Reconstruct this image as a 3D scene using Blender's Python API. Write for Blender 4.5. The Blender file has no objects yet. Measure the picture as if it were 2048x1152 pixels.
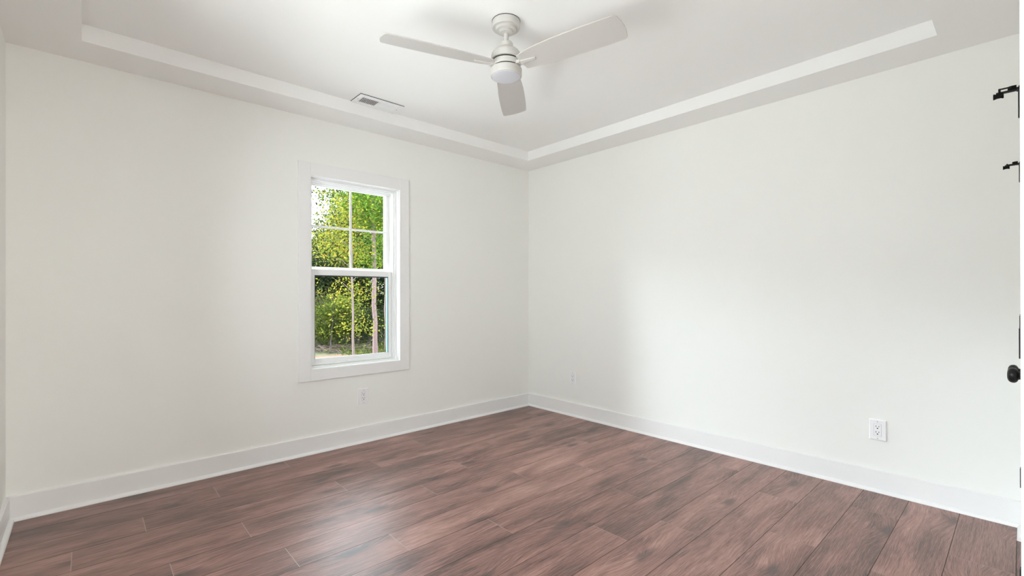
import bpy, math, random
import numpy as np
from mathutils import Vector, Matrix

SC = bpy.context.scene
COL = SC.collection
random.seed(7)

# ------------------------------------------------------------------ camera
CAM = np.array([-3.4093, -3.4867, 1.1496])
YAW, PITCH, ROLL, FPX, OFFY = 0.7384, 0.0014, -0.0018, 931.75, 12.38
fw = np.array([math.cos(PITCH) * math.sin(YAW), math.cos(PITCH) * math.cos(YAW), math.sin(PITCH)])
r0 = np.array([math.cos(YAW), -math.sin(YAW), 0.0])
u0 = np.cross(r0, fw)
rt = math.cos(ROLL) * r0 + math.sin(ROLL) * u0
up = -math.sin(ROLL) * r0 + math.cos(ROLL) * u0
cd = bpy.data.cameras.new('camera')
cam = bpy.data.objects.new('camera', cd)
COL.objects.link(cam)
cam.matrix_world = Matrix(((rt[0], up[0], -fw[0], CAM[0]), (rt[1], up[1], -fw[1], CAM[1]),
                           (rt[2], up[2], -fw[2], CAM[2]), (0, 0, 0, 1)))
cd.sensor_width = 36
cd.lens = 36 * FPX / 2048
cd.shift_y = OFFY / 2048
cd.clip_start = 0.01
cd.clip_end = 500
SC.camera = cam


def at(x, y, depth):
    """world point seen at photo pixel x, y at the given forward depth"""
    d = fw + rt * (x - 1024) / FPX - up * (y - 576 - OFFY) / FPX
    return Vector(CAM + depth * d)


# ------------------------------------------------------------------ light, exposure
SC.view_settings.view_transform = 'Standard'
SC.view_settings.look = 'None'
SC.view_settings.exposure = 0.24
SC.view_settings.gamma = 1.0
SC.view_settings.use_curve_mapping = False
SC.cycles.max_bounces = 14
SC.cycles.diffuse_bounces = 9
SC.cycles.glossy_bounces = 4
SC.cycles.transparent_max_bounces = 12
SC.cycles.sample_clamp_indirect = 6

w = bpy.data.worlds.new('sky')
SC.world = w
w.use_nodes = True
bg = w.node_tree.nodes['Background']
bg.inputs[0].default_value = (0.84, 0.92, 1.0, 1)
bg.inputs[1].default_value = 7.5


def sky_glow():
    """glow added low in the sky, out of view, to brighten the right wall"""
    nt = w.node_tree

    def mth(op, *a):
        q = nt.nodes.new('ShaderNodeMath')
        q.operation = op
        for i, v in enumerate(a):
            if isinstance(v, (int, float)):
                q.inputs[i].default_value = v
            else:
                nt.links.new(v, q.inputs[i])
        return q.outputs[0]

    def step(v, a, b_):
        q = nt.nodes.new('ShaderNodeMapRange')
        q.interpolation_type = 'SMOOTHSTEP'
        q.inputs['From Min'].default_value = a
        q.inputs['From Max'].default_value = b_
        nt.links.new(v, q.inputs['Value'])
        return q.outputs[0]
    tc = nt.nodes.new('ShaderNodeTexCoord')
    sp = nt.nodes.new('ShaderNodeSeparateXYZ')
    nt.links.new(tc.outputs['Generated'], sp.inputs[0])
    x, y, z = sp.outputs
    hor = mth('SQRT', mth('ADD', mth('MULTIPLY', x, x), mth('ADD', mth('MULTIPLY', y, y), 1e-6)))
    az = mth('DIVIDE', mth('ADD', mth('MULTIPLY', x, -0.72), mth('MULTIPLY', y, 0.694)), hor)
    band = mth('MULTIPLY', step(z, 0.15, 0.22), mth('SUBTRACT', 1.0, step(z, 0.32, 0.60)))
    g = mth('MULTIPLY', band, step(az, 0.90, 0.95))
    nt.links.new(mth('ADD', 6.5, mth('MULTIPLY', g, 38.0)), bg.inputs[1])


sky_glow()


def lamp(name, kind, loc, direction, energy, colour, **kw):
    d = bpy.data.lights.new(name, kind)
    d.energy = energy
    d.color = colour
    for k, v in kw.items():
        setattr(d, k, v)
    o = bpy.data.objects.new(name, d)
    COL.objects.link(o)
    o.location = loc
    o.rotation_euler = Vector(direction).to_track_quat('-Z', 'Y').to_euler()
    return o


# hazy sun through the thin cloud beyond the window wall
lamp('sun', 'SUN', (-12, 10, 9), (0.60, -0.62, -0.90), 5.0, (0.97, 0.98, 1.0), angle=math.radians(30))
# fill lamp added outside the unseen double window in the left wall
lamp('left_fill', 'AREA', (-4.15, -1.95, 1.45), (1, 0, -0.05), 16, (1.0, 0.985, 0.94),
     shape='RECTANGLE', size=1.7, size_y=1.5)
# added fill lamp aimed up through the same window to lift the ceiling
lamp('left_upward_fill', 'AREA', (-4.45, -1.95, 0.35), (1, 0, 0.85), 42, (1.0, 0.99, 0.965),
     shape='RECTANGLE', size=1.7, size_y=1.0)
# fill lamp added in the unseen hall behind the doorway
lamp('hall_fill', 'AREA', (-2.90, -5.6, 1.5), (-0.10, 1, 0.0), 44, (1.0, 0.99, 0.95),
     shape='RECTANGLE', size=1.0, size_y=1.8)


# ------------------------------------------------------------------ materials
def mat(name, colour, rough=0.5, metal=0.0, spec=0.5, bump=None, vary=None):
    m = bpy.data.materials.new(name)
    m.use_nodes = True
    nt = m.node_tree
    b = nt.nodes['Principled BSDF']
    b.inputs['Base Color'].default_value = (*colour, 1)
    b.inputs['Roughness'].default_value = rough
    b.inputs['Metallic'].default_value = metal
    b.inputs['Specular IOR Level'].default_value = spec
    tc = nt.nodes.new('ShaderNodeTexCoord')
    n = nt.nodes.new('ShaderNodeTexNoise')
    n.inputs['Scale'].default_value = (bump or (60, 0))[0]
    n.inputs['Detail'].default_value = 4
    nt.links.new(tc.outputs['Object'], n.inputs['Vector'])
    if bump:
        bp = nt.nodes.new('ShaderNodeBump')
        bp.inputs['Strength'].default_value = bump[1]
        bp.inputs['Distance'].default_value = 0.001
        nt.links.new(n.outputs['Fac'], bp.inputs['Height'])
        nt.links.new(bp.outputs['Normal'], b.inputs['Normal'])
    if vary:
        n2 = nt.nodes.new('ShaderNodeTexNoise')
        n2.inputs['Scale'].default_value = vary[0]
        n2.inputs['Detail'].default_value = 5
        nt.links.new(tc.outputs['Object'], n2.inputs['Vector'])
        mx = nt.nodes.new('ShaderNodeMix')
        mx.data_type = 'RGBA'
        mx.inputs[6].default_value = (*colour, 1)
        mx.inputs[7].default_value = (*vary[1], 1)
        nt.links.new(n2.outputs['Fac'], mx.inputs[0])
        nt.links.new(mx.outputs[2], b.inputs['Base Color'])
    return m


M_WALL = mat('wall_paint', (0.870, 0.870, 0.842), 0.85, bump=(420, 0.12))
M_CEIL = mat('ceiling_paint', (0.895, 0.892, 0.882), 0.9, bump=(380, 0.10))
M_TRIM = mat('trim_paint', (0.86, 0.853, 0.85), 0.38, bump=(90, 0.03))
M_VINYL = mat('white_vinyl', (0.88, 0.885, 0.88), 0.3, bump=(120, 0.02))
M_PLATE = mat('white_plastic', (0.88, 0.88, 0.895), 0.3, bump=(150, 0.02))
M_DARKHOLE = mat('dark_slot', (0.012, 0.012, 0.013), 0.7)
M_BLACK = mat('matte_black_metal', (0.006, 0.006, 0.006), 0.36, metal=0.0, spec=0.35, bump=(300, 0.05))
M_RUBBER = mat('black_rubber', (0.005, 0.005, 0.005), 0.75, spec=0.2, bump=(300, 0.1))
M_FAN = mat('fan_white_enamel', (0.60, 0.58, 0.555), 0.42, bump=(160, 0.02))
M_BLADE = mat('fan_blade_white', (0.56, 0.54, 0.515), 0.5, bump=(40, 0.04))
M_LENS = mat('frosted_lens', (0.60, 0.60, 0.64), 0.55, bump=(200, 0.02))
M_VENT = mat('vent_enamel', (0.90, 0.905, 0.91), 0.35, bump=(150, 0.02))
M_DUCT_GAP = mat('duct_and_gap_dark', (0.03, 0.045, 0.05), 0.7)
M_SUB = mat('floor_gap', (0.028, 0.017, 0.014), 0.8)
M_JOINT = mat('plank_end_joint', (0.42, 0.34, 0.30), 0.5)
M_GASKET = mat('dark_glazing_seal', (0.01, 0.035, 0.035), 0.5)
M_SPACER = mat('pale_teal_spacer', (0.30, 0.52, 0.48), 0.35)
M_SPACER2 = mat('blue_green_spacer', (0.05, 0.17, 0.22), 0.35)
M_SCREW = mat('painted_screw', (0.45, 0.45, 0.45), 0.4, metal=0.5)


def glass_mat():
    m = bpy.data.materials.new('window_glass')
    m.use_nodes = True
    nt = m.node_tree
    nt.nodes.clear()
    out = nt.nodes.new('ShaderNodeOutputMaterial')
    mix = nt.nodes.new('ShaderNodeMixShader')
    tr = nt.nodes.new('ShaderNodeBsdfTransparent')
    tr.inputs[0].default_value = (0.97, 0.99, 0.98, 1)
    gl = nt.nodes.new('ShaderNodeBsdfGlossy')
    gl.inputs['Roughness'].default_value = 0.02
    fr = nt.nodes.new('ShaderNodeFresnel')
    fr.inputs[0].default_value = 1.2
    nt.links.new(fr.outputs[0], mix.inputs[0])
    nt.links.new(tr.outputs[0], mix.inputs[1])
    nt.links.new(gl.outputs[0], mix.inputs[2])
    nt.links.new(mix.outputs[0], out.inputs[0])
    return m


M_GLASS = glass_mat()


def ramp(nt, stops):
    r = nt.nodes.new('ShaderNodeValToRGB')
    e = r.color_ramp.elements
    while len(e) < len(stops):
        e.new(0.5)
    for k, (p, c) in enumerate(stops):
        e[k].position = p
        e[k].color = (*c, 1) if len(c) == 3 else c
    return r


def wood_mat():
    m = bpy.data.materials.new('wood_plank')
    m.use_nodes = True
    nt = m.node_tree
    L = nt.links
    b = nt.nodes['Principled BSDF']
    uv = nt.nodes.new('ShaderNodeUVMap')
    uv.uv_map = 'grain'

    def noise(sx, sy, detail, dist=0.0, src=None, rough=0.55):
        mp = nt.nodes.new('ShaderNodeMapping')
        mp.inputs['Scale'].default_value = (sx, sy, 1)
        L.new(src or uv.outputs[0], mp.inputs[0])
        n = nt.nodes.new('ShaderNodeTexNoise')
        n.inputs['Scale'].default_value = 1
        n.inputs['Detail'].default_value = detail
        n.inputs['Roughness'].default_value = rough
        n.inputs['Distortion'].default_value = dist
        L.new(mp.outputs[0], n.inputs['Vector'])
        return n

    def math_(op, a, c, clamp=False):
        q = nt.nodes.new('ShaderNodeMath')
        q.operation = op
        q.use_clamp = clamp
        for i, v in enumerate((a, c)):
            if isinstance(v, (int, float)):
                q.inputs[i].default_value = v
            else:
                L.new(v, q.inputs[i])
        return q.outputs[0]

    # knots: sparse voronoi cells, stretched along the plank
    mpv = nt.nodes.new('ShaderNodeMapping')
    mpv.inputs['Scale'].default_value = (1.55, 4.4, 1)
    L.new(uv.outputs[0], mpv.inputs[0])
    vo = nt.nodes.new('ShaderNodeTexVoronoi')
    vo.inputs['Scale'].default_value = 1
    vo.voronoi_dimensions = '2D'
    vo.inputs['Randomness'].default_value = 1
    L.new(mpv.outputs[0], vo.inputs['Vector'])
    knot_raw = vo.outputs['Distance']
    sep = nt.nodes.new('ShaderNodeSeparateColor')
    L.new(vo.outputs['Color'], sep.inputs[0])
    has = math_('GREATER_THAN', sep.outputs[0], 0.30)
    # grain bends round the knots: offset the across coordinate with a wide noise and the knot distance
    warp = noise(1.7, 5.5, 3, 0.4)
    swirl = math_('MULTIPLY', math_('SUBTRACT', 0.42, knot_raw, True), math_('MULTIPLY', has, 0.13))
    sx = nt.nodes.new('ShaderNodeSeparateXYZ')
    L.new(uv.outputs[0], sx.inputs[0])
    across = math_('ADD', sx.outputs[1], math_('ADD', math_('MULTIPLY', warp.outputs['Fac'], 0.035), swirl))
    cmb = nt.nodes.new('ShaderNodeCombineXYZ')
    L.new(sx.outputs[0], cmb.inputs[0])
    L.new(across, cmb.inputs[1])
    g1 = noise(2.8, 105, 6, 0.0, cmb.outputs[0], 0.62)
    g2 = noise(13.0, 400, 5, 0.0, cmb.outputs[0], 0.6)
    blot = noise(1.7, 8.0, 5, 0.4)
    g3 = noise(22.0, 420, 2, 0.0, cmb.outputs[0], 0.5)
    tone = nt.nodes.new('ShaderNodeAttribute')
    tone.attribute_name = 'tone'
    t = math_('ADD', math_('MULTIPLY', g1.outputs['Fac'], 0.36), math_('MULTIPLY', g2.outputs['Fac'], 0.55))
    t = math_('ADD', t, math_('MULTIPLY', blot.outputs['Fac'], 0.52))
    t = math_('ADD', t, math_('MULTIPLY', math_('SUBTRACT', tone.outputs['Fac'], 0.5), 0.07))
    t = math_('MULTIPLY', math_('SUBTRACT', t, 0.248), 1.12)
    cr = ramp(nt, [(0.20, (0.022, 0.010, 0.007)), (0.40, (0.082, 0.036, 0.027)),
                   (0.56, (0.270, 0.132, 0.108)), (0.76, (0.50, 0.290, 0.245))])
    L.new(t, cr.inputs[0])
    # knot darkening
    kn = noise(9, 30, 3, 0.5)
    kd = math_('ADD', knot_raw, math_('MULTIPLY', math_('SUBTRACT', kn.outputs['Fac'], 0.5), 0.16))
    mr = nt.nodes.new('ShaderNodeMapRange')
    mr.inputs['From Min'].default_value = 0.03
    mr.inputs['From Max'].default_value = 0.17
    mr.inputs['To Min'].default_value = 1
    mr.inputs['To Max'].default_value = 0
    mr.interpolation_type = 'SMOOTHSTEP'
    L.new(kd, mr.inputs['Value'])
    kf = math_('MULTIPLY', mr.outputs[0], math_('MULTIPLY', has, 0.72))
    mx = nt.nodes.new('ShaderNodeMix')
    mx.data_type = 'RGBA'
    L.new(kf, mx.inputs[0])
    L.new(cr.outputs[0], mx.inputs[6])
    mx.inputs[7].default_value = (0.040, 0.022, 0.022, 1)
    # pale pores
    po = math_('MULTIPLY', math_('SUBTRACT', g3.outputs['Fac'], 0.60, True), 2.2, True)
    mp2 = nt.nodes.new('ShaderNodeMix')
    mp2.data_type = 'RGBA'
    L.new(po, mp2.inputs[0])
    L.new(mx.outputs[2], mp2.inputs[6])
    mp2.inputs[7].default_value = (0.42, 0.30, 0.27, 1)
    L.new(mp2.outputs[2], b.inputs['Base Color'])
    rr = math_('ADD', 0.29, math_('MULTIPLY', g2.outputs['Fac'], 0.16))
    L.new(rr, b.inputs['Roughness'])
    b.inputs['Specular IOR Level'].default_value = 0.9
    bp = nt.nodes.new('ShaderNodeBump')
    bp.inputs['Strength'].default_value = 0.22
    bp.inputs['Distance'].default_value = 0.0012
    L.new(math_('ADD', g2.outputs['Fac'], g3.outputs['Fac']), bp.inputs['Height'])
    L.new(bp.outputs[0], b.inputs['Normal'])
    return m


M_WOOD = wood_mat()


def leaf_mat(name, stops, trans=0.45):
    m = bpy.data.materials.new(name)
    m.use_nodes = True
    nt = m.node_tree
    nt.nodes.clear()
    out = nt.nodes.new('ShaderNodeOutputMaterial')
    at_ = nt.nodes.new('ShaderNodeAttribute')
    at_.attribute_name = 'tint'
    cr = ramp(nt, stops)
    nt.links.new(at_.outputs['Fac'], cr.inputs[0])
    d = nt.nodes.new('ShaderNodeBsdfDiffuse')
    t = nt.nodes.new('ShaderNodeBsdfTranslucent')
    mix = nt.nodes.new('ShaderNodeMixShader')
    mix.inputs[0].default_value = trans
    nt.links.new(cr.outputs[0], d.inputs[0])
    nt.links.new(cr.outputs[0], t.inputs[0])
    nt.links.new(d.outputs[0], mix.inputs[1])
    nt.links.new(t.outputs[0], mix.inputs[2])
    nt.links.new(mix.outputs[0], out.inputs[0])
    return m


L_MAPLE = leaf_mat('bright_green_leaves', [(0.0, (0.04, 0.085, 0.015)), (0.5, (0.11, 0.20, 0.025)), (0.85, (0.26, 0.31, 0.03)), (1.0, (0.40, 0.33, 0.04))])
L_YELLOW = leaf_mat('yellow_green_leaves', [(0.0, (0.05, 0.075, 0.015)), (0.5, (0.15, 0.18, 0.03)), (0.85, (0.30, 0.29, 0.035)), (1.0, (0.42, 0.28, 0.05))])
L_OLIVE = leaf_mat('olive_leaves', [(0.0, (0.02, 0.032, 0.013)), (0.6, (0.065, 0.08, 0.028)), (1.0, (0.17, 0.15, 0.05))])
L_DARK = leaf_mat('dark_green_leaves', [(0.0, (0.012, 0.028, 0.016)), (0.6, (0.035, 0.07, 0.032)), (1.0, (0.09, 0.12, 0.05))])
L_GRASS = leaf_mat('grass_blades', [(0.0, (0.035, 0.06, 0.012)), (0.6, (0.09, 0.12, 0.03)), (1.0, (0.15, 0.13, 0.06))], 0.3)
M_BARK_PINK = mat('pinkish_bark', (0.22, 0.145, 0.145), 0.9, bump=(30, 1.0), vary=(14, (0.09, 0.06, 0.055)))
M_BARK_PALE = mat('pale_bark', (0.17, 0.13, 0.12), 0.9, bump=(30, 1.0), vary=(12, (0.09, 0.065, 0.055)))
M_BARK_DARK = mat('dark_bark', (0.10, 0.07, 0.07), 0.9, bump=(30, 1.0), vary=(12, (0.04, 0.03, 0.03)))
M_TWIG = mat('dry_twigs', (0.16, 0.12, 0.10), 0.9, vary=(6, (0.07, 0.04, 0.03)))


def ground_mat():
    m = bpy.data.materials.new('clay_and_grass')
    m.use_nodes = True
    nt = m.node_tree
    b = nt.nodes['Principled BSDF']
    b.inputs['Roughness'].default_value = 0.95
    tc = nt.nodes.new('ShaderNodeTexCoord')
    n1 = nt.nodes.new('ShaderNodeTexNoise')
    n1.inputs['Scale'].default_value = 0.5
    n1.inputs['Detail'].default_value = 6
    n2 = nt.nodes.new('ShaderNodeTexNoise')
    n2.inputs['Scale'].default_value = 7
    n2.inputs['Detail'].default_value = 6
    nt.links.new(tc.outputs['Object'], n1.inputs[0])
    nt.links.new(tc.outputs['Object'], n2.inputs[0])
    clay = ramp(nt, [(0.3, (0.12, 0.045, 0.028)), (0.7, (0.23, 0.105, 0.070))])
    nt.links.new(n2.outputs[0], clay.inputs[0])
    gr = ramp(nt, [(0.3, (0.030, 0.045, 0.015)), (0.7, (0.10, 0.10, 0.045))])
    nt.links.new(n2.outputs[0], gr.inputs[0])
    # clay near the house, leaf litter and grass towards the wood edge
    sp = nt.nodes.new('ShaderNodeSeparateXYZ')
    nt.links.new(tc.outputs['Object'], sp.inputs[0])
    mr = nt.nodes.new('ShaderNodeMapRange')
    mr.inputs['From Min'].default_value = 8.6
    mr.inputs['From Max'].default_value = 12.5
    nt.links.new(sp.outputs[1], mr.inputs[0])
    ad = nt.nodes.new('ShaderNodeMath')
    ad.operation = 'ADD'
    nt.links.new(mr.outputs[0], ad.inputs[0])
    nt.links.new(n1.outputs[0], ad.inputs[1])
    sb = nt.nodes.new('ShaderNodeMapRange')
    sb.inputs['From Min'].default_value = 0.85
    sb.inputs['From Max'].default_value = 1.15
    nt.links.new(ad.outputs[0], sb.inputs[0])
    mx = nt.nodes.new('ShaderNodeMix')
    mx.data_type = 'RGBA'
    nt.links.new(sb.outputs[0], mx.inputs[0])
    nt.links.new(clay.outputs[0], mx.inputs[6])
    nt.links.new(gr.outputs[0], mx.inputs[7])
    # unseen pale apron added along the house to bounce light up indoors
    gv_ = ramp(nt, [(0.3, (0.66, 0.66, 0.65)), (0.7, (0.82, 0.82, 0.80))])
    nt.links.new(n2.outputs[0], gv_.inputs[0])
    mg = nt.nodes.new('ShaderNodeMapRange')
    mg.inputs['From Min'].default_value = 6.0
    mg.inputs['From Max'].default_value = 7.0
    nt.links.new(sp.outputs[1], mg.inputs[0])
    mx2 = nt.nodes.new('ShaderNodeMix')
    mx2.data_type = 'RGBA'
    nt.links.new(mg.outputs[0], mx2.inputs[0])
    nt.links.new(gv_.outputs[0], mx2.inputs[6])
    nt.links.new(mx.outputs[2], mx2.inputs[7])
    nt.links.new(mx2.outputs[2], b.inputs['Base Color'])
    return m


M_GROUND = ground_mat()


# ------------------------------------------------------------------ mesh helpers
class MB:
    def __init__(self):
        self.v, self.f, self.m = [], [], []

    def add(self, vs, fs, mi=0):
        k = len(self.v)
        self.v += [tuple(q) for q in vs]
        self.f += [tuple(k + i for i in f) for f in fs]
        self.m += [mi] * len(fs)
        return self

    def box(self, x0, x1, y0, y1, z0, z1, mi=0, M=None):
        vs = [Vector((x, y, z)) for z in (z0, z1) for y in (y0, y1) for x in (x0, x1)]
        if M is not None:
            vs = [M @ q for q in vs]
        return self.add(vs, [(0, 2, 3, 1), (4, 5, 7, 6), (0, 1, 5, 4), (2, 6, 7, 3), (0, 4, 6, 2), (1, 3, 7, 5)], mi)

    def lathe(self, prof, n=48, M=None, mi=0, caps=True):
        vs, fs = [], []
        for (r, z) in prof:
            for k in range(n):
                a = 2 * math.pi * k / n
                vs.append(Vector((r * math.cos(a), r * math.sin(a), z)))
        for i in range(len(prof) - 1):
            for k in range(n):
                q = (k + 1) % n
                fs.append((i * n + k, i * n + q, (i + 1) * n + q, (i + 1) * n + k))
        if caps:
            fs.append(tuple(range(n - 1, -1, -1)))
            fs.append(tuple((len(prof) - 1) * n + k for k in range(n)))
        if M is not None:
            vs = [M @ q for q in vs]
        return self.add(vs, fs, mi)

    def tube(self, pts, rads, n=8, mi=0):
        pts = [Vector(q) for q in pts]
        vs, fs = [], []
        for i, p_ in enumerate(pts):
            d = (pts[min(i + 1, len(pts) - 1)] - pts[max(i - 1, 0)]).normalized()
            a = Vector((0, 1, 0)) if abs(d.y) < 0.9 else Vector((1, 0, 0))
            e1 = d.cross(a).normalized()
            e2 = d.cross(e1)
            for k in range(n):
                t = 2 * math.pi * k / n
                vs.append(p_ + (e1 * math.cos(t) + e2 * math.sin(t)) * rads[i])
        for i in range(len(pts) - 1):
            for k in range(n):
                q = (k + 1) % n
                fs.append((i * n + k, i * n + q, (i + 1) * n + q, (i + 1) * n + k))
        fs.append(tuple(range(n - 1, -1, -1)))
        fs.append(tuple((len(pts) - 1) * n + k for k in range(n)))
        return self.add(vs, fs, mi)

    def prism(self, outline, h0, h1, M=None, mi=0):
        """outline in xy (counter-clockwise), extruded h0..h1 in z"""
        n = len(outline)
        vs = [Vector((x, y, h0)) for x, y in outline] + [Vector((x, y, h1)) for x, y in outline]
        if M is not None:
            vs = [M @ q for q in vs]
        fs = [tuple(range(n - 1, -1, -1)), tuple(range(n, 2 * n))]
        fs += [(k, (k + 1) % n, n + (k + 1) % n, n + k) for k in range(n)]
        return self.add(vs, fs, mi)

    def build(self, name, mats, parent=None, bevel=0, smooth=False, seg=2):
        me = bpy.data.meshes.new(name)
        me.from_pydata(self.v, [], self.f)
        me.validate()
        me.update()
        mats = mats if isinstance(mats, (list, tuple)) else [mats]
        for q in mats:
            me.materials.append(q)
        if len(me.polygons) == len(self.m):
            me.polygons.foreach_set('material_index', self.m)
        o = bpy.data.objects.new(name, me)
        COL.objects.link(o)
        if parent:
            o.parent = parent
        if bevel:
            bv = o.modifiers.new('bevel', 'BEVEL')
            bv.width = bevel
            bv.segments = seg
            bv.limit_method = 'ANGLE'
            bv.angle_limit = math.radians(40)
        if smooth:
            for q in me.polygons:
                q.use_smooth = True
            try:
                me.set_sharp_from_angle(angle=math.radians(38))
            except Exception:
                pass
        return o


def tag(o, label=None, cat=None, group=None, kind=None):
    for k, v in (('label', label), ('category', cat), ('group', group), ('kind', kind)):
        if v:
            o[k] = v
    return o


def empty(name, loc, rz=0.0):
    o = bpy.data.objects.new(name, None)
    COL.objects.link(o)
    o.location = loc
    o.rotation_euler = (0, 0, rz)
    o.empty_display_size = 0.05
    return o


def struct(o, label, cat):
    return tag(o, label, cat, kind='structure')


# ------------------------------------------------------------------ room shell
H, D = 2.44, 0.0861             # soffit height, tray depth
LX, YC = 3.719, -3.495          # room length along the window wall, plane of the doorway wall
TH = 0.16
XL = -LX
# window openings: in the back wall (x range) and the added one in the left wall (y range)
WX0, WX1, WZ0, WZ1 = -2.2185, -1.5015, 0.610, 2.020
LY0, LY1 = -2.70, -1.20
DX0, DX1, DZ = -3.625, -2.909, 2.03      # doorway the camera stands in
KX0, KX1 = -1.385, -0.215                # closet opening


def wall_with_hole(axis, a0, a1, near, far, holes, name, top):
    mb = MB()

    def seg(s0, s1, z0, z1):
        if s1 - s0 < 1e-6 or z1 - z0 < 1e-6:
            return
        if axis == 'x':
            mb.box(s0, s1, min(near, far), max(near, far), z0, z1)
        else:
            mb.box(min(near, far), max(near, far), s0, s1, z0, z1)
    cur = a0
    for (h0, h1, z0, z1) in sorted(holes):
        seg(cur, h0, 0, top)
        seg(h0, h1, 0, z0)
        seg(h0, h1, z1, top)
        cur = h1
    seg(cur, a1, 0, top)
    return mb.build(name, M_WALL)


struct(wall_with_hole('x', XL - TH, TH, 0.0, TH, [(WX0, WX1, WZ0, WZ1)], 'wall_back', H),
       'off-white painted wall holding the single window', 'wall')
struct(wall_with_hole('y', YC - TH, 0.0, 0.0, TH, [], 'wall_right', H),
       'off-white painted wall with two outlets, right of the corner', 'wall')
struct(wall_with_hole('y', YC - TH, 0.0, XL, XL - TH, [(LY0, LY1, WZ0, WZ1)], 'wall_left', H),
       'off-white painted wall seen as a sliver at the left edge', 'wall')
struct(wall_with_hole('x', XL, 0.0, YC, YC - TH, [(DX0, DX1, 0, DZ), (KX0, KX1, 0, DZ)], 'wall_front', H),
       'off-white painted wall with doorway and closet at the right edge', 'wall')

# ceiling: soffit ring, tray sides, raised field
tx0, tx1, ty0, ty1 = XL + 0.2871, -0.2772, -3.1984, -0.2803
mb = MB()
TOP = H + 0.22
mb.box(XL - TH, tx0, YC - TH, TH, H, TOP)
mb.box(tx1, TH, YC - TH, TH, H, TOP)
mb.box(tx0, tx1, ty1, TH, H, TOP)
mb.box(tx0, tx1, YC - TH, ty0, H, TOP)
mb.box(tx0, tx1, ty0, ty1, H + D, TOP)
struct(mb.build('ceiling', M_CEIL), 'white tray ceiling with a shallow raised centre and flat border', 'ceiling')

# ------------------------------------------------------------------ floor planks
PW, Y0 = 0.2039, 0.004
joints = {0: [-2.41, -0.95], 1: [-2.853, -1.50, -0.25], 2: [-3.20, -1.96, -0.62], 3: [-3.463, -2.28, -1.115],
          4: [-2.835, -1.541, -0.30], 5: [-3.15, -1.921, -0.534], 6: [-2.747, -1.371], 7: [-3.35, -2.339, -0.959],
          8: [-2.95, -1.895, -0.513], 9: [-2.55, -1.103], 10: [-3.05, -1.546, -0.28], 11: [-2.20, -1.252],
          12: [-1.80, -0.516], 13: [-2.30, -0.964], 14: [-1.55, -0.35], 15: [-2.5, -1.0], 16: [-1.9, -0.6],
          17: [-2.8, -1.4], 18: [-2.2, -0.9]}
fm = MB()
fm.box(XL - TH, TH, YC - 2.4, TH, -0.06, -0.0016, 1)
uvs = [(0.0, 0.0)] * 24
tones = [0.5] * 6
rng = random.Random(11)
for i in range(-1, 28):
    ya, yb = Y0 - PW * (i + 1), Y0 - PW * i
    if yb < YC - 2.3:
        break
    js = [XL - TH] + joints.get(i, [rng.uniform(-3.0, -2.0), rng.uniform(-1.4, -0.6)]) + [TH]
    for a, b_ in zip(js[:-1], js[1:]):
        g, e = 0.0011, 0.0014
        xa, xb, y1_, y2_ = a + e, b_ - e, ya + g, yb - g
        ox, oy, tn = rng.uniform(0, 60), rng.uniform(0, 60), rng.random()
        fm.add([(xa, y1_, 0), (xb, y1_, 0), (xb, y2_, 0), (xa, y2_, 0)], [(0, 1, 2, 3)], 0)
        uvs += [(xa + ox, y1_ + oy), (xb + ox, y1_ + oy), (xb + ox, y2_ + oy), (xa + ox, y2_ + oy)]
        tones.append(tn)
        # pale line in the end joint
        if a > XL:
            fm.add([(a - e, y1_, -0.0003), (a + e, y1_, -0.0003), (a + e, y2_, -0.0003), (a - e, y2_, -0.0003)], [(0, 1, 2, 3)], 2)
            uvs += [(0, 0)] * 4
            tones.append(0.5)
floor = fm.build('floor', [M_WOOD, M_SUB, M_JOINT])
uvl = floor.data.uv_layers.new(name='grain')
uvl.data.foreach_set('uv', [c for q in uvs for c in q])
ta = floor.data.attributes.new('tone', 'FLOAT', 'FACE')
ta.data.foreach_set('value', tones)
struct(floor, 'reddish brown wood plank floor with pale end joints', 'floor')

# ------------------------------------------------------------------ baseboards with shoe moulding
BH, BT = 0.1258, 0.015


def baseboard(name, axis, a0, a1, plane, sign, label):
    """profile runs from the wall plane into the room (sign), extruded a0..a1"""
    prof = [(0, 0), (0, BH), (BT - 0.003, BH), (BT, BH - 0.003), (BT, 0.019)]
    for k in range(7):
        a = math.pi / 2 * k / 6
        prof.append((BT + 0.018 * math.sin(a), 0.018 * math.cos(a)))
    mb_ = MB()
    n = len(prof)
    vs = []
    for a in (a0, a1):
        for (d, z) in prof:
            vs.append((a, plane + sign * d, z) if axis == 'x' else (plane + sign * d, a, z))
    fs = [tuple(range(n)), tuple(range(2 * n - 1, n - 1, -1))] + [(k, k + n, (k + 1) % n + n, (k + 1) % n) for k in range(n)]
    mb_.add(vs, fs)
    o = mb_.build(name, M_TRIM)
    import bmesh
    bm = bmesh.new()
    bm.from_mesh(o.data)
    bmesh.ops.recalc_face_normals(bm, faces=bm.faces)
    bm.to_mesh(o.data)
    bm.free()
    return struct(o, label, 'baseboard')


baseboard('baseboard_back', 'x', XL, 0.0, 0.0, -1, 'white baseboard with shoe moulding under the window wall')
baseboard('baseboard_right', 'y', YC, -BT, 0.0, -1, 'white baseboard with shoe moulding along the right wall')
baseboard('baseboard_left', 'y', YC, -BT, XL, 1, 'white baseboard at the left edge of the photo')
baseboard('baseboard_front', 'x', -0.21 + 0.0, -BT, YC, 1, 'short white baseboard piece beside the closet, lower right')


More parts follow.
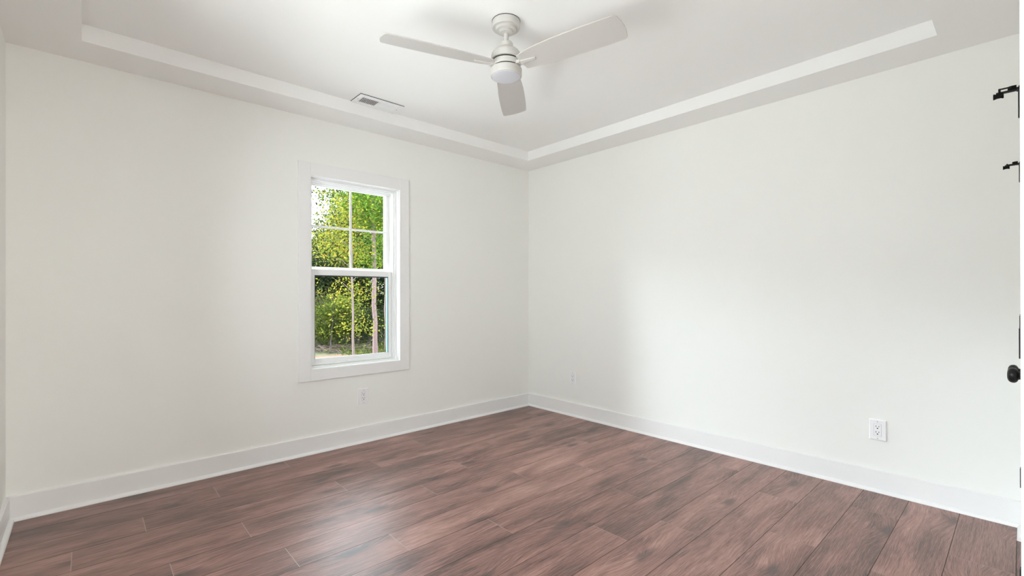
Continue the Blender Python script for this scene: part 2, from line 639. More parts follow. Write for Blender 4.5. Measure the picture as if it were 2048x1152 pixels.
# ------------------------------------------------------------------ windows
def ring(mb_, x0, x1, z0, z1, wl, wr, wb, wt, ya, yb, mi=0):
    """rectangular frame between y=ya..yb, members inside the outer rectangle"""
    ya, yb = min(ya, yb), max(ya, yb)
    mb_.box(x0, x0 + wl, ya, yb, z0, z1, mi)
    mb_.box(x1 - wr, x1, ya, yb, z0, z1, mi)
    mb_.box(x0 + wl, x1 - wr, ya, yb, z0, z0 + wb, mi)
    mb_.box(x0 + wl, x1 - wr, ya, yb, z1 - wt, z1, mi)


def rrect(w_, h_, r_, n=6):
    pts = []
    for cx, cy, a0 in ((w_ / 2 - r_, h_ / 2 - r_, 0), (-w_ / 2 + r_, h_ / 2 - r_, 90), (-w_ / 2 + r_, -h_ / 2 + r_, 180), (w_ / 2 - r_, -h_ / 2 + r_, 270)):
        for k in range(n + 1):
            a = math.radians(a0 + 90 * k / n)
            pts.append((cx + r_ * math.cos(a), cy + r_ * math.sin(a)))
    return pts


def window_unit(root, cx, hw):
    """double-hung unit; local x along the wall, +y outwards, z up; cx centre, hw half opening"""
    x0, x1 = cx - hw, cx + hw
    z0, z1 = WZ0, WZ1
    f = MB()
    ring(f, x0, x1, z0, z1, .006, .006, .006, .006, 0.004, 0.060)          # jamb extension edge
    ring(f, x0 + .004, x1 - .004, z0 + .004, z1 - .004, .026, .026, .012, .012, 0.048, 0.150)
    ring(f, x0 + .004, x1 - .004, z0 + .004, z1 - .004, .014, .014, .008, .018, 0.034, 0.049)
    f.box(x0 + .03, x1 - .03, 0.052, 0.064, z1 - .028, z1 - .016)           # head steps
    f.box(x0 + .03, x1 - .03, 0.100, 0.112, z1 - .036, z1 - .016)
    f.build('window_frame', M_VINYL, root, bevel=0.0015)
    # lower sash
    lx0, lx1, lz0, lz1 = x0 + .032, x1 - .032, z0 + .016, 1.345
    s = MB()
    ring(s, lx0, lx1, lz0, lz1, .027, .027, .048, .045, 0.070, 0.100)
    s.box(lx0 + .004, lx1 - .004, 0.064, 0.071, lz0 + .002, lz0 + .014)
    lo = s.build('lower_sash', M_VINYL, root, bevel=0.0025)
    s = MB()
    s.box(lx0 + .027, lx1 - .027, 0.082, 0.086, lz0 + .048, lz1 - .045)
    s.build('glass_pane', M_GLASS, lo)
    s = MB()
    ring(s, lx0 + .0265, lx1 - .0265, lz0 + .0475, lz1 - .0445, .004, .0045, .002, .0075, 0.076, 0.0815)
    s.build('glazing_seal', M_GASKET, lo)
    s = MB()
    s.prism(rrect(.115, .016, .0075), 0, .016, Matrix.Translation((cx, 0.0705, lz0 + .020)) @ Matrix.Rotation(math.radians(90), 4, 'X'))
    s.build('lift_handle', M_VINYL, lo, bevel=0.003)
    # upper sash, one plane further out
    ux0, ux1, uz0, uz1 = x0 + .030, x1 - .030, 1.330, z1 - .014
    s = MB()
    ring(s, ux0, ux1, uz0, uz1, .024, .026, .036, .027, 0.118, 0.144)
    us = s.build('upper_sash', M_VINYL, root, bevel=0.002)
    s = MB()
    s.box(ux0 + .024, ux1 - .026, 0.133, 0.137, uz0 + .036, uz1 - .027)
    s.build('glass_pane', M_GLASS, us)
    s = MB()
    s.box(cx - .008, cx + .008, 0.125, 0.1325, uz0 + .036, uz1 - .027)
    s.box(ux0 + .024, cx - .008, 0.125, 0.1325, 1.665, 1.681)
    s.box(cx + .008, ux1 - .026, 0.125, 0.1325, 1.665, 1.681)
    s.build('muntin_grid', M_VINYL, us, bevel=0.002)
    s = MB()
    s.box(ux1 - .0290, ux1 - .0262, 0.1375, 0.162, uz0 + .036, uz1 - .027)
    s.build('glazing_spacer', M_SPACER, us)
    s = MB()
    s.box(lx1 - .0300, lx1 - .0272, 0.0865, 0.109, lz0 + .048, lz1 - .045)
    s.build('glazing_spacer', M_SPACER2, lo)
    # sash lock on the meeting rail
    s = MB()
    s.prism(rrect(.055, .016, .006), 0, .007, Matrix.Translation((cx - .17, 0.088, 1.345)))
    s.lathe([(.007, .007), (.007, .014), (.004, .016)], 16, Matrix.Translation((cx - .17, 0.088, 1.345)))
    s.build('sash_lock', M_VINYL, lo, bevel=0.001)


def casing(root, x0, x1):
    c = MB()
    cw = 0.0845
    ring(c, x0 - cw, x1 + cw, WZ0 - .082, WZ1 + .090, cw, cw, .082, .090, -0.018, 0.0)
    c.build('window_casing', M_TRIM, root, bevel=0.0015)
    # reveal boards lining the opening
    c = MB()
    ring(c, x0 - .001, x1 + .001, WZ0 - .001, WZ1 + .001, .003, .003, .003, .003, -0.017, 0.05)
    c.build('jamb_liner', M_VINYL, root)


w1 = empty('window_1', (0, 0, 0))
struct(w1, 'white double-hung window with flat casing looking onto trees', 'window')
window_unit(w1, (WX0 + WX1) / 2, (WX1 - WX0) / 2)
casing(w1, WX0, WX1)

# unseen window added in the left wall for fill: two units side by side
w2 = empty('fill_window', (XL, 0, 0), math.radians(90))
struct(w2, 'unseen white double window added in the left wall for fill light', 'window')
lx0_, lx1_ = LY0, LY1
half = (lx1_ - lx0_) / 4
window_unit(w2, lx0_ + half, half - 0.01)
window_unit(w2, lx1_ - half, half - 0.01)
casing(w2, lx0_, lx1_)
c = MB()
c.box((lx0_ + lx1_) / 2 - .012, (lx0_ + lx1_) / 2 + .012, -.018, .15, WZ0 + .003, WZ1 - .003)
c.build('mullion', M_VINYL, w2)

# ------------------------------------------------------------------ outlets


def outlet(loc, rz, label):
    """local: plate in xz, facing -y"""
    root = empty('wall_outlet', loc, rz)
    tag(root, label, 'outlet', 'duplex wall outlets')
    R90 = Matrix.Rotation(math.radians(90), 4, 'X')
    m1 = MB()
    # domed cover plate: three stacked outlines
    o1, o2, o3 = rrect(.0795, .1195, .003), rrect(.0765, .1165, .003), rrect(.071, .111, .003)
    n = len(o1)
    vs = []
    for o_, y in ((o1, 0), (o1, -.0048), (o2, -.0066), (o3, -.0074)):
        vs += [(a, y, b) for a, b in o_]
    fs = [(k + j * n, k + (j + 1) * n, (k + 1) % n + (j + 1) * n, (k + 1) % n + j * n) for j in range(3) for k in range(n)]
    fs = [tuple(reversed(q)) for q in fs]
    fs += [tuple(3 * n + k for k in range(n))]
    m1.add(vs, fs)
    m1.build('cover_plate', M_PLATE, root)
    m2 = MB()
    m2.box(-.0180, .0180, -.0077, -.0065, -.0350, .0350, 1)
    m2.prism(rrect(.0335, .0675, .0015), .0065, .0094, R90)
    for zc in (.0165, -.0165):
        m2.box(-.0083, -.0056, -.0098, -.0092, zc + .0005, zc + .0095, 2)
        m2.box(.0054, .0080, -.0098, -.0092, zc + .0015, zc + .0088, 2)
        m2.lathe([(.0034, .0092), (.0034, .0098)], 14, Matrix.Translation((0, 0, zc - .0065)) @ R90, 2)
    m2.build('receptacle', [M_PLATE, M_SCREW, M_DARKHOLE], root)
    for zc in (.0485, -.0485):
        m3 = MB()
        m3.lathe([(.0032, .0072), (.0032, .0080), (.0020, .0086)], 14, Matrix.Translation((0, 0, zc)) @ R90)
        m3.build('screw', M_SCREW, root)
    return root


outlet((-1.8140, 0, .3580), 0, 'white duplex outlet low on the wall below the window')
outlet((0, -.6010, .3580), math.radians(-90), 'small-looking white outlet near the room corner on the right wall')
outlet((0, -2.9110, .3580), math.radians(-90), 'white outlet on the right wall, nearest the closet door')

# ------------------------------------------------------------------ ceiling vent
ZC = H + D
vent = empty('ceiling_vent', (-1.8690, -.3660, ZC))
tag(vent, 'white rectangular ceiling air vent beside the tray edge above the window', 'vent')
VX, VY = .1640, .0830
m = MB()
bx, by = .132, .045
m.box(-VX, -bx, -VY, VY, -.0085, -.0029)
m.box(bx, VX, -VY, VY, -.0085, -.0029)
m.box(-bx, bx, -VY, -by, -.0085, -.0029)
m.box(-bx, bx, by, VY, -.0085, -.0029)
m.box(-.006, .006, -by, by, -.0085, -.0029)
m.build('vent_frame', M_VENT, vent, bevel=0.002)
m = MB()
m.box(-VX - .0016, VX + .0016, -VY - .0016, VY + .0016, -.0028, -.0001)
m.build('vent_shadow_gap', M_DUCT_GAP, vent)  # dark-coloured ring standing in for the shadow gap behind the frame
m = MB()
m.box(-bx, bx, -by, by, -.0036, -.0029)
m.build('duct_opening', M_DUCT_GAP, vent)
for s0, ang in ((-.0690, -24), (.0690, 40)):
    m = MB()
    for k in range(11):
        xk = s0 - .0575 + k * .0115
        Mx = Matrix.Translation((xk, 0, -.0062)) @ Matrix.Rotation(math.radians(ang), 4, 'Y')
        m.box(-.0042, .0042, -by, by, -.0005, .0005, 0, Mx)
    m.build('louver_bank', M_VENT, vent)
for sx_ in (-.148, .148):
    m = MB()
    m.lathe([(.0035, -.0100), (.0035, -.0083)], 14, Matrix.Translation((sx_, 0, 0)))
    m.build('screw', M_SCREW, vent)
m = MB()
m.box(-.004, .004, -.055, -.048, -.014, -.008)
m.build('damper_lever', M_VENT, vent)

# ------------------------------------------------------------------ ceiling fan
FX, FY = -1.8514, -1.7347
fan = empty('ceiling_fan', (FX, FY, ZC))
tag(fan, 'white three-blade ceiling fan with a round light, hanging from the tray ceiling', 'ceiling fan')


def fz(z):
    return z - ZC


m = MB()
m.lathe([(.066, 0), (.066, -.002), (.0700, -.003), (.0700, -.034), (.0680, -.0365), (.0535, -.0365), (.0520, -.0380), (.0520, -.0475),
         (.0500, -.0495), (.0360, -.0495), (.0345, -.0505), (.0345, -.0590), (.0320, -.0610), (.0200, -.0610), (.016, -.0625)], 64)
m.build('canopy', M_FAN, fan, smooth=True)
m = MB()
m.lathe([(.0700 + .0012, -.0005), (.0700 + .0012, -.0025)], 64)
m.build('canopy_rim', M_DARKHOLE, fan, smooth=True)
m = MB()
m.lathe([(.0118, -.055), (.0118, fz(2.405))], 24)
m.build('downrod', M_FAN, fan, smooth=True)
m = MB()
m.lathe([(.014, fz(2.418)), (.031, fz(2.417)), (.0345, fz(2.413)), (.0345, fz(2.392)), (.040, fz(2.388)), (.055, fz(2.379)),
         (.067, fz(2.369)), (.0735, fz(2.359)), (.0755, fz(2.350)), (.0755, fz(2.328)), (.066, fz(2.3265))], 64)
m.build('motor_housing', M_FAN, fan, smooth=True)
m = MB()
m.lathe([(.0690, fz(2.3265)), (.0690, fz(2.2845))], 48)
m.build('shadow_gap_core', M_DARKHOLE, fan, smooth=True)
m = MB()
m.lathe([(.0660, fz(2.3205)), (.0705, fz(2.3200)), (.0715, fz(2.3190)), (.0725, fz(2.2940)), (.0710, fz(2.2928)), (.0660, fz(2.2925))], 64)
m.build('rotor_ring', M_FAN, fan, smooth=True)
m = MB()
m.lathe([(.066, fz(2.2850)), (.0775, fz(2.2843)), (.0790, fz(2.2825)), (.0790, fz(2.2500)), (.0775, fz(2.2465)), (.0735, fz(2.2455)), (.0725, fz(2.2475))], 64)
lk = m.build('light_housing', M_FAN, fan, smooth=True)
m = MB()
m.lathe([(.0724, fz(2.2475)), (.0715, fz(2.2435)), (.062, fz(2.2400)), (.045, fz(2.2375)), (.025, fz(2.2363)), (.006, fz(2.2360))], 64)
m.build('light_lens', M_LENS, lk, smooth=True)

# blade outline: (radius, half width)
prof = [(.085, .040), (.120, .0525), (.160, .0605), (.220, .0680), (.290, .0730), (.360, .0752), (.440, .0765), (.520, .0765), (.585, .0745)]
side = [(d, wd) for d, wd in prof]
lead = [(.088, .030), (.092, .0575), (.125, .0610), (.170, .0650)] + prof[3:]      # fuller root on the leading side
tip = []
for k in range(7):
    a = math.radians(90 * k / 6)
    tip.append((.594 + .018 * math.sin(a), .0560 + .018 * math.cos(a)))
tip.append((.618, .030))
tip.append((.6205, 0.0))
plus = lead + tip
outline = plus + [(d, -wd) for d, wd in reversed((side + tip)[:-1])]
outline = list(reversed(outline))            # counter-clockwise
for ang in (43.2, -76.8, 163.2):
    Rz = Matrix.Rotation(math.radians(ang), 4, 'Z')
    base = Matrix.Translation((0, 0, fz(2.299))) @ Rz @ Matrix.Rotation(math.radians(-12.7), 4, 'X')
    m = MB()
    m.prism(outline, 0.0, .0055, base)
    bl = m.build('fan_blade', M_BLADE, fan, bevel=0.0012)
    m = MB()
    arm = [(.064, -.017), (.100, -.012), (.150, -.0078), (.166, -.0070), (.172, -.0035), (.173, 0), (.172, .0035), (.166, .0070), (.150, .0078), (.100, .012), (.064, .017)]
    m.prism(arm, -.0085, -.0001, base)
    m.build('blade_arm', M_FAN, bl, bevel=0.002)
    m = MB()
    m.box(.055, .090, -.0175, .0175, -.014, .002, 0, Matrix.Translation((0, 0, fz(2.303))) @ Rz)
    m.build('arm_mount', M_FAN, bl, bevel=0.002)

# ------------------------------------------------------------------ doorway and closet on the front wall
t1 = MB()                                                    # casing of the doorway the photo is taken from
fy = -3.4850
t1.box(DX1, DX1 + .088, YC, fy, 0, DZ + .088)
t1.box(DX0 - .088 + .003, DX0, YC, fy, 0, DZ + .088)
t1.box(DX0, DX1, YC, fy, DZ, DZ + .088)
struct(t1.build('trim_1', M_TRIM, bevel=0.001), 'white door casing at the extreme right edge, closest to the viewer', 'trim')
t2 = MB()
t2.box(DX1 - .0001, DX1 + .004, YC - TH, YC, 0, DZ)
t2.box(DX0 - .004, DX0 + .0001, YC - TH, YC, 0, DZ)
t2.box(DX0, DX1, YC - TH, YC, DZ - .0001, DZ + .004)
struct(t2.build('trim_2', M_TRIM), 'white jamb lining of the near doorway', 'trim')
t3 = MB()                                                    # closet casing
t3.box(KX0 - .092, KX0 - .004, YC, -3.480, 0, DZ + .092)
t3.box(KX1 + .004, KX1 + .092, YC, -3.480, BH, DZ + .092)
t3.box(KX0 - .004, KX1 + .004, YC, -3.480, DZ + .004, DZ + .092)
struct(t3.build('trim_3', M_TRIM, bevel=0.001), 'white closet door casing seen edge-on', 'trim')


def hinge(parent, x, z, side, stop):
    y = -3.4815 if side < 0 else -3.4775
    m_ = MB()
    m_.lathe([(.0052, -.0445), (.0052, .0445)], 16, Matrix.Translation((x, y, z)))
    m_.lathe([(.0030, .0445), (.0042, .047), (.0042, .050), (.0020, .052)], 16, Matrix.Translation((x, y, z)))
    m_.box(x - .002 if side < 0 else x - .030, x + .030 if side < 0 else x + .002, y - .0145, y - .004, z - .0445, z + .0445)
    h_ = m_.build('hinge', M_BLACK, parent, smooth=True)
    if stop:
        m_ = MB()
        zt = z + .0405
        m_.box(x - .010, x + .010, y - .004, y + .008, zt - .004, zt + .004)
        m_.box(x - .0035, x + .0035, y + .004, y + .050, zt - .004, zt + .002)           # main arm
        m_.box(x + side * .016 - .002, x + side * .016 + .002, y + .018, y + .044, zt + .004, zt + .0075)   # threaded rod
        m_.box(x - .003 + min(0, side * .016), x + .003 + max(0, side * .016), y + .040, y + .045, zt - .001, zt + .0075)
        st = m_.build('hinge_pin_stop', M_BLACK, h_)
        m_ = MB()
        m_.lathe([(.0075, y + .034), (.0085, y + .036), (.0065, y + .040), (.0065, y + .048), (.0085, y + .054), (.0085, y + .056)], 18,
                 Matrix.Translation((x, 0, zt - .009)) @ Matrix(((1, 0, 0, 0), (0, 0, 1, 0), (0, 1, 0, 0), (0, 0, 0, 1))))
        m_.build('bumper', M_RUBBER, st, smooth=True)
        m_ = MB()
        m_.lathe([(.0070, y + .008), (.0070, y + .020), (.0058, y + .026)], 18,
                 Matrix.Translation((x, 0, zt + .007)) @ Matrix(((1, 0, 0, 0), (0, 0, 1, 0), (0, 1, 0, 0), (0, 0, 0, 1))))
        m_.build('bumper', M_RUBBER, st, smooth=True)


def closet_leaf(name, x0, x1, hx, kx, label, side, stop):
    yd = -3.4990
    root = empty(name, ((x0 + x1) / 2, yd, 0))
    struct(root, label, 'door')
    inv = Matrix.Translation(-Vector(((x0 + x1) / 2, yd, 0)))

    def local(o):
        o.data.transform(inv)
    m_ = MB()
    m_.box(x0, x1, yd - .035, yd - .006, .012, DZ - .004)
    for (z0_, z1_) in ((.012, .25), (.93, 1.05), (DZ - .13, DZ - .004)):
        m_.box(x0, x1, yd - .006, yd, z0_, z1_)
    for (xa_, xb_) in ((x0, x0 + .11), (x1 - .11, x1)):
        for (z0_, z1_) in ((.25, .93), (1.05, DZ - .13)):
            m_.box(xa_, xb_, yd - .006, yd, z0_, z1_)
    local(m_.build('door_panel', M_TRIM, root, bevel=0.001))
    B = Matrix.Translation((kx, yd, .8460)) @ Matrix(((1, 0, 0, 0), (0, 0, 1, 0), (0, 1, 0, 0), (0, 0, 0, 1)))
    m_ = MB()
    m_.lathe([(.0320, 0), (.0320, .004), (.0290, .008), (.0165, .010), (.0150, .014), (.0145, .024), (.0170, .0275)], 40, B)
    kn = m_.build('rosette', M_BLACK, root, smooth=True)
    local(kn)
    m_ = MB()
    pr = [(.0150, .0265), (.0215, .0285), (.0262, .0325), (.0283, .0375), (.0283, .0420), (.0265, .0475), (.0220, .0520), (.0150, .0548), (.0070, .0558), (.001, .0560)]
    m_.lathe(pr, 40, B)
    local(m_.build('door_knob', M_BLACK, kn, smooth=True))
    before = set(o.name for o in COL.objects)
    for z_, s_ in ((1.712, stop), (1.004, False), (.297, False)):
        hinge(root, hx, z_, side, s_)
    for o in COL.objects:
        if o.name not in before and o.type == 'MESH':
            local(o)


xm = (KX0 + KX1) / 2
closet_leaf('door_1', KX0 + .003, xm - .0015, KX0 + .001, xm - .052, 'white closet door leaf with black knob, nearer of the pair at the right edge', -1, True)
closet_leaf('door_2', xm + .0015, KX1 - .003, KX1 - .001, xm + .052, 'white closet door leaf with black knob, farther of the pair at the right edge', 1, True)
t4 = MB()
t4.box(KX0 - .004, KX0, YC - TH, YC, 0, DZ + .004)
t4.box(KX1, KX1 + .004, YC - TH, YC, 0, DZ + .004)
t4.box(KX0, KX1, YC - TH, YC, DZ, DZ + .004)
t4.box(KX0, KX1, YC - TH, YC - .050, 0, DZ)
struct(t4.build('trim_4', M_TRIM), 'white closet jamb', 'trim')

# hall behind the doorway: plain painted shell
hb = MB()
HX0, HX1, HY = -4.1, -2.3, -5.85
hb.box(HX0 - .1, HX0, HY, YC - TH, 0, H)
hb.box(HX1, HX1 + .1, HY, YC - TH, 0, H)
hb.box(HX0 - .1, HX1 + .1, HY - .1, HY, 0, H)
hb.box(HX0 - .1, XL - TH, YC - TH - .0, YC - TH + .1, 0, H)
struct(hb.build('wall_hall', M_WALL), 'off-white hall walls behind the doorway', 'wall')
hb = MB()
hb.box(HX0 - .1, HX1 + .1, HY - .1, YC - TH, H, H + .1)
struct(hb.build('ceiling_hall', M_CEIL), 'white hall ceiling behind the doorway', 'ceiling')

# ------------------------------------------------------------------ outside
GZ = -0.60
rn = np.random.default_rng(5)
N = 70
xs = np.linspace(-60, 60, N)
ys = np.linspace(0.4, 90, N)
gv, gf = [], []
for j, y in enumerate(ys):
    for i, x in enumerate(xs):
        gv.append((x, y, GZ + 0.05 * math.sin(x * .9 + y * .4) * math.cos(y * .7) + (0.02 * (y - 18) if y > 18 else 0)))
for j in range(N - 1):
    for i in range(N - 1):
        k = j * N + i
        gf.append((k, k + 1, k + N + 1, k + N))
g = MB()
g.add(gv, gf)
go = g.build('ground', M_GROUND, smooth=True)
struct(go, 'reddish clay ground with patchy grass outside the window', 'ground')
g = MB()
g.add([(-60, -60, GZ - .02), (XL - TH - .3, -60, GZ - .02), (XL - TH - .3, 0.4, GZ - .02), (-60, 0.4, GZ - .02)], [(0, 1, 2, 3)])
struct(g.build('ground_side', M_GROUND), 'clay ground beside the house', 'ground')


def ground_z(x, y):
    return GZ + 0.05 * math.sin(x * .9 + y * .4) * math.cos(y * .7) + (0.02 * (y - 18) if y > 18 else 0)


def leaves(name, blobs, n, size, m_, parent, tint=(0.0, 1.0), seed=1, flat=0.5, clump=0.32, per=26):
    """blobs: (centre, radii, weight). Leaves grow in clumps spread through each ellipsoid"""
    rg = np.random.default_rng(seed)
    wts = np.array([b[2] for b in blobs], float)
    wts /= wts.sum()
    nc = max(1, n // per)
    which = rg.choice(len(blobs), nc, p=wts)
    cen = np.array([b[0] for b in blobs])[which]
    rad = np.array([b[1] for b in blobs])[which]
    d = rg.normal(size=(nc, 3))
    d /= np.linalg.norm(d, axis=1)[:, None]
    rr = rg.uniform(0.35, 1.0, nc)[:, None] ** 0.6
    cc = cen + d * rr * rad
    ctint = rg.uniform(tint[0], tint[1], nc)
    idx = np.repeat(np.arange(nc), per)
    M_ = len(idx)
    P = cc[idx] + rg.normal(size=(M_, 3)) * clump * np.array([1, 1, .55])
    P[:, 2] = np.maximum(P[:, 2], GZ + 0.05)
    nrm = rg.normal(size=(M_, 3))
    nrm[:, 2] = np.abs(nrm[:, 2]) + flat
    nrm /= np.linalg.norm(nrm, axis=1)[:, None]
    a = rg.normal(size=(M_, 3))
    e1 = np.cross(nrm, a)
    e1 /= np.linalg.norm(e1, axis=1)[:, None]
    e2 = np.cross(nrm, e1)
    s = size * rg.uniform(0.6, 1.3, M_)[:, None]
    V = np.stack([P - e1 * s, P - e2 * s * .55 + nrm * s * .12, P + e1 * s, P + e2 * s * .55 + nrm * s * .12], axis=1).reshape(-1, 3)
    me = bpy.data.meshes.new(name)
    me.vertices.add(4 * M_)
    me.vertices.foreach_set('co', V.ravel())
    me.loops.add(4 * M_)
    me.loops.foreach_set('vertex_index', np.arange(4 * M_, dtype=np.int32))
    me.polygons.add(M_)
    me.polygons.foreach_set('loop_start', np.arange(0, 4 * M_, 4, dtype=np.int32))
    me.update(calc_edges=True)
    ti = np.clip(ctint[idx] + rg.normal(size=M_) * .15, 0, 1).astype(np.float32)
    at_ = me.attributes.new('tint', 'FLOAT', 'FACE')
    at_.data.foreach_set('value', ti)
    me.materials.append(m_)
    o = bpy.data.objects.new(name, me)
    COL.objects.link(o)
    if parent:
        o.parent = parent
    return o


def trunk(root, base, top, r0_, r1_, m_, wob=0.05, seed=1, branches=()):
    rg = random.Random(seed)
    b0, t0 = Vector(base), Vector(top)
    pts, rad = [], []
    n = 12
    for k in range(n + 1):
        t = k / n
        p_ = b0.lerp(t0, t) + Vector((rg.uniform(-wob, wob), rg.uniform(-wob, wob), 0)) * (0 if k == 0 else 1)
        pts.append(p_ - b0)
        rad.append((r0_ * (1 - t) + r1_ * t) * (1.25 if k == 0 else 1))
    mb_ = MB()
    mb_.tube(pts, rad, 10)
    for (t, dx, dy, dz, r_) in branches:
        s = b0.lerp(t0, t) - b0
        mid = s + Vector((dx, dy, dz)) * .5 + Vector((0, 0, .06))
        mb_.tube([s, mid, s + Vector((dx, dy, dz))], [r_, r_ * .7, r_ * .25], 6)
    return mb_.build('trunk', m_, root, smooth=True)


def rel(blobs, base):
    return [((Vector(c_) - Vector(base))[:], r_, w_) for c_, r_, w_ in blobs]


# nearest pine: thick pinkish trunk behind the right part of the window
def base_at(px, depth):
    q = at(px, 700, depth)
    return Vector((q.x, q.y, ground_z(q.x, q.y)))


b = base_at(751, 13.3)
tp = at(744, 300, 13.3)
t = empty('pine_tree', b)
tag(t, 'tall tree with thick pinkish trunk behind the right side of the window', 'tree')
trunk(t, b - Vector((0, 0, .1)), tp, .068, .048, M_BARK_PINK, .018, 3,
      [(.62, -.5, .1, .55, .018), (.70, .45, -.1, .5, .018), (.45, -.35, 0, .35, .014), (.55, .5, .1, .45, .014), (.80, -.6, 0, .4, .016)])
bl_ = [(at(738, 410, 13.2), (.75, .8, .55), 3), (at(765, 455, 13.4), (.45, .6, .5), 2), (at(720, 345, 13.3), (1.5, 1.2, .8), 3),
       (at(790, 380, 13.6), (1.2, 1.0, 1.1), 2), (at(742, 520, 13.4), (.55, .5, .35), 1)]
leaves('foliage', rel(bl_, b), 9000, .045, L_MAPLE, t, (.05, .75), 21)

b = base_at(707, 12.4)
tp = at(702, 420, 12.4)
t = empty('sapling_tree', b)
tag(t, 'slender young tree with pale trunk, directly behind the middle of the window', 'tree')
trunk(t, b - Vector((0, 0, .1)), tp, .035, .018, M_BARK_PALE, .012, 4,
      [(.45, -.45, .1, .35, .010), (.52, .4, 0, .3, .010), (.60, -.5, .1, .3, .010), (.72, -.5, 0, .35, .010)])
bl_ = [(at(690, 440, 12.6), (.35, .5, .5), 3), (at(672, 480, 12.6), (.35, .5, .35), 2), (at(690, 505, 12.5), (.30, .4, .35), 2),
       (at(700, 590, 12.6), (.33, .4, .35), 1.4), (at(715, 655, 12.6), (.25, .3, .18), .7), (at(684, 400, 12.8), (.22, .4, .3), 1)]
leaves('foliage', rel(bl_, b), 5000, .036, L_YELLOW, t, (.25, .95), 22)

b = base_at(773, 14.5)
t = empty('birch_tree', b)
tag(t, 'thin pale leaning trunk at the right edge of the lower window pane', 'tree')
trunk(t, b - Vector((0, 0, .1)), at(768, 380, 14.5), .05, .025, M_BARK_PALE, .02, 5, [(.5, -.3, 0, .5, .012), (.6, .4, 0, .5, .012)])
leaves('foliage', rel([(at(772, 430, 14.6), (.7, .7, .9), 1), (at(790, 500, 14.8), (.7, .7, .6), 1)], b), 3500, .042, L_MAPLE, t, (.0, .6), 23)

b = base_at(662, 14.6)
t = empty('understory_bush', b)
tag(t, 'sprawling yellow-green bush in the lower left pane of the window', 'bush')
trunk(t, b - Vector((0, 0, .1)), at(668, 600, 14.6), .03, .012, M_BARK_DARK, .03, 6, [(.4, -.6, 0, .5, .012), (.5, .6, 0, .4, .012), (.7, -.4, .2, .4, .01)])
bl_ = [(at(668, 632, 14.9), (.60, .6, .34), 3), (at(648, 648, 15.1), (.45, .5, .28), 2), (at(684, 612, 14.8), (.28, .4, .25), 1.3), (at(660, 664, 14.9), (.50, .4, .14), 1.2)]
leaves('foliage', rel(bl_, b), 6500, .038, L_YELLOW, t, (.0, .36), 24, clump=.22)

b = base_at(634, 15.5)
t = empty('shrub', b)
tag(t, 'olive brown shrub at the left edge of the lower pane', 'bush')
trunk(t, b - Vector((0, 0, .1)), at(636, 620, 15.5), .03, .012, M_BARK_DARK, .03, 7)
leaves('foliage', rel([(at(632, 625, 15.5), (.55, .5, .7), 1), (at(640, 652, 15.4), (.5, .5, .3), 1)], b), 6000, .038, L_OLIVE, t, (.2, 1), 25)

# small dark stems at the wood edge
for px, dp, tp_ in ((697, 16.2, 640), (716, 16.0, 610), (739, 16.4, 650)):
    b = base_at(px, dp)
    t = empty('young_tree', b)
    tag(t, {697: 'small dark stem left of the pale sapling, at the wood edge', 716: 'small dark stem just right of the pale sapling, at the wood edge',
            739: 'small dark stem just left of the thick pinkish trunk'}[px], 'tree')
    trunk(t, b - Vector((0, 0, .1)), at(px + 3, tp_, dp), .045, .02, M_BARK_DARK, .02, px, [(.5, .3, 0, .4, .012), (.6, -.3, 0, .4, .012)])
    leaves('foliage', rel([(at(px, 645, dp + .3), (.7, .6, .45), 1)], b), 2500, .040, L_OLIVE if px != 716 else L_DARK, t, (.1, .8), 30 + px)

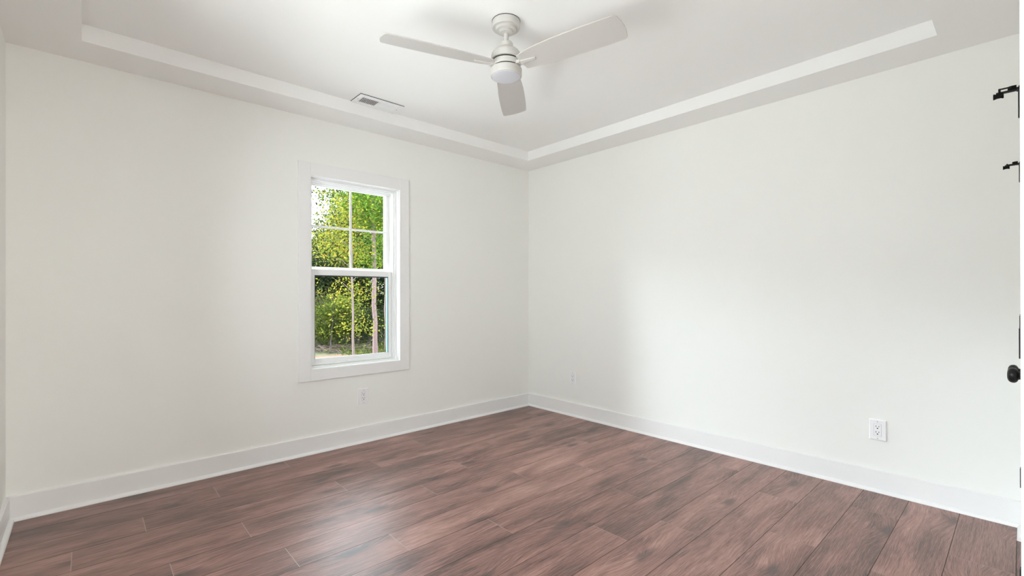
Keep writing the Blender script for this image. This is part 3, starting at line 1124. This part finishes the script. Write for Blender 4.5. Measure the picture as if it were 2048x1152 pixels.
# background trees of the wood edge
rg = random.Random(3)
bgt = []
for k in range(20):
    dpt = rg.uniform(17.0, 19.5) if k % 2 else rg.uniform(20.5, 25)
    px = 440 + k * 28 + rg.uniform(-8, 8)
    bgt.append((px, dpt))
for k, (px, dpt) in enumerate(bgt):
    b = base_at(px, dpt)
    hgt = rg.uniform(4.4, 5.4) if px < 690 else rg.uniform(6.5, 8.5)
    near = dpt < 20
    if near:
        hgt *= .72 if px < 690 else .9
    t = empty('woodland_tree', b)
    tag(t, 'dense mixed green tree in the wood edge behind the window view', 'tree', 'dense trees of the wood edge outside the window')
    trunk(t, b - Vector((0, 0, .1)), b + Vector((rg.uniform(-.3, .3), 0, hgt * .95)), .09, .03, M_BARK_PALE if k % 3 == 0 else M_BARK_DARK, .06, 40 + k,
          [(.4, rg.uniform(-1, 1), -.4, .6, .02), (.55, rg.uniform(-1, 1), -.4, .7, .02), (.7, rg.uniform(-1, 1), -.4, .5, .015)])
    mat_ = ((L_DARK, L_OLIVE, L_DARK, L_DARK, L_OLIVE) if px < 735 else (L_DARK, L_OLIVE, L_MAPLE, L_DARK, L_OLIVE))[k % 5]
    bl_ = [((0, 0, hgt * .80), (1.1, 1.0, hgt * .20), 2), ((rg.uniform(-.5, .5), 0, hgt * .52), (1.35, 1.1, hgt * .22), 3),
           ((rg.uniform(-.4, .4), .2, hgt * .24), (1.2, 1.0, hgt * .22), 3)]
    leaves('foliage', bl_, 16000, .058, mat_, t, (.0, .75), 60 + k, clump=.3)

# brush pile and grass at the wood edge: nobody could count the twigs
tw = MB()
rg = random.Random(9)
for k in range(420):
    q = at(rg.uniform(560, 745), 700, rg.uniform(14.0, 15.3))
    z_ = ground_z(q.x, q.y)
    a = rg.uniform(0, math.pi)
    ln = rg.uniform(.12, .45)
    c_ = Vector((q.x, q.y, z_ + rg.uniform(.01, .16)))
    dv = Vector((math.cos(a), math.sin(a), rg.uniform(-.25, .45))).normalized() * ln / 2
    tw.tube([c_ - dv, c_ + dv], [.008, .004], 4)
tag(tw.build('brush_pile', M_TWIG), 'pile of dry twigs and brush on the clay at the wood edge', 'brush', kind='stuff')
gp = at(690, 700, 14.6)
bl_ = []
for k in range(60):
    q = at(random.uniform(520, 860), 700, random.uniform(13.4, 16.5))
    bl_.append(((q.x, q.y, GZ + .04), (.5, .4, .03), 1 + (q.x > gp.x) * 2))
gr = leaves('grass', bl_, 9000, .03, L_GRASS, None, (.1, .9), 77, flat=0.0, clump=.12)
tag(gr, 'patchy green grass on the clay ground in front of the trees', 'grass', kind='stuff')
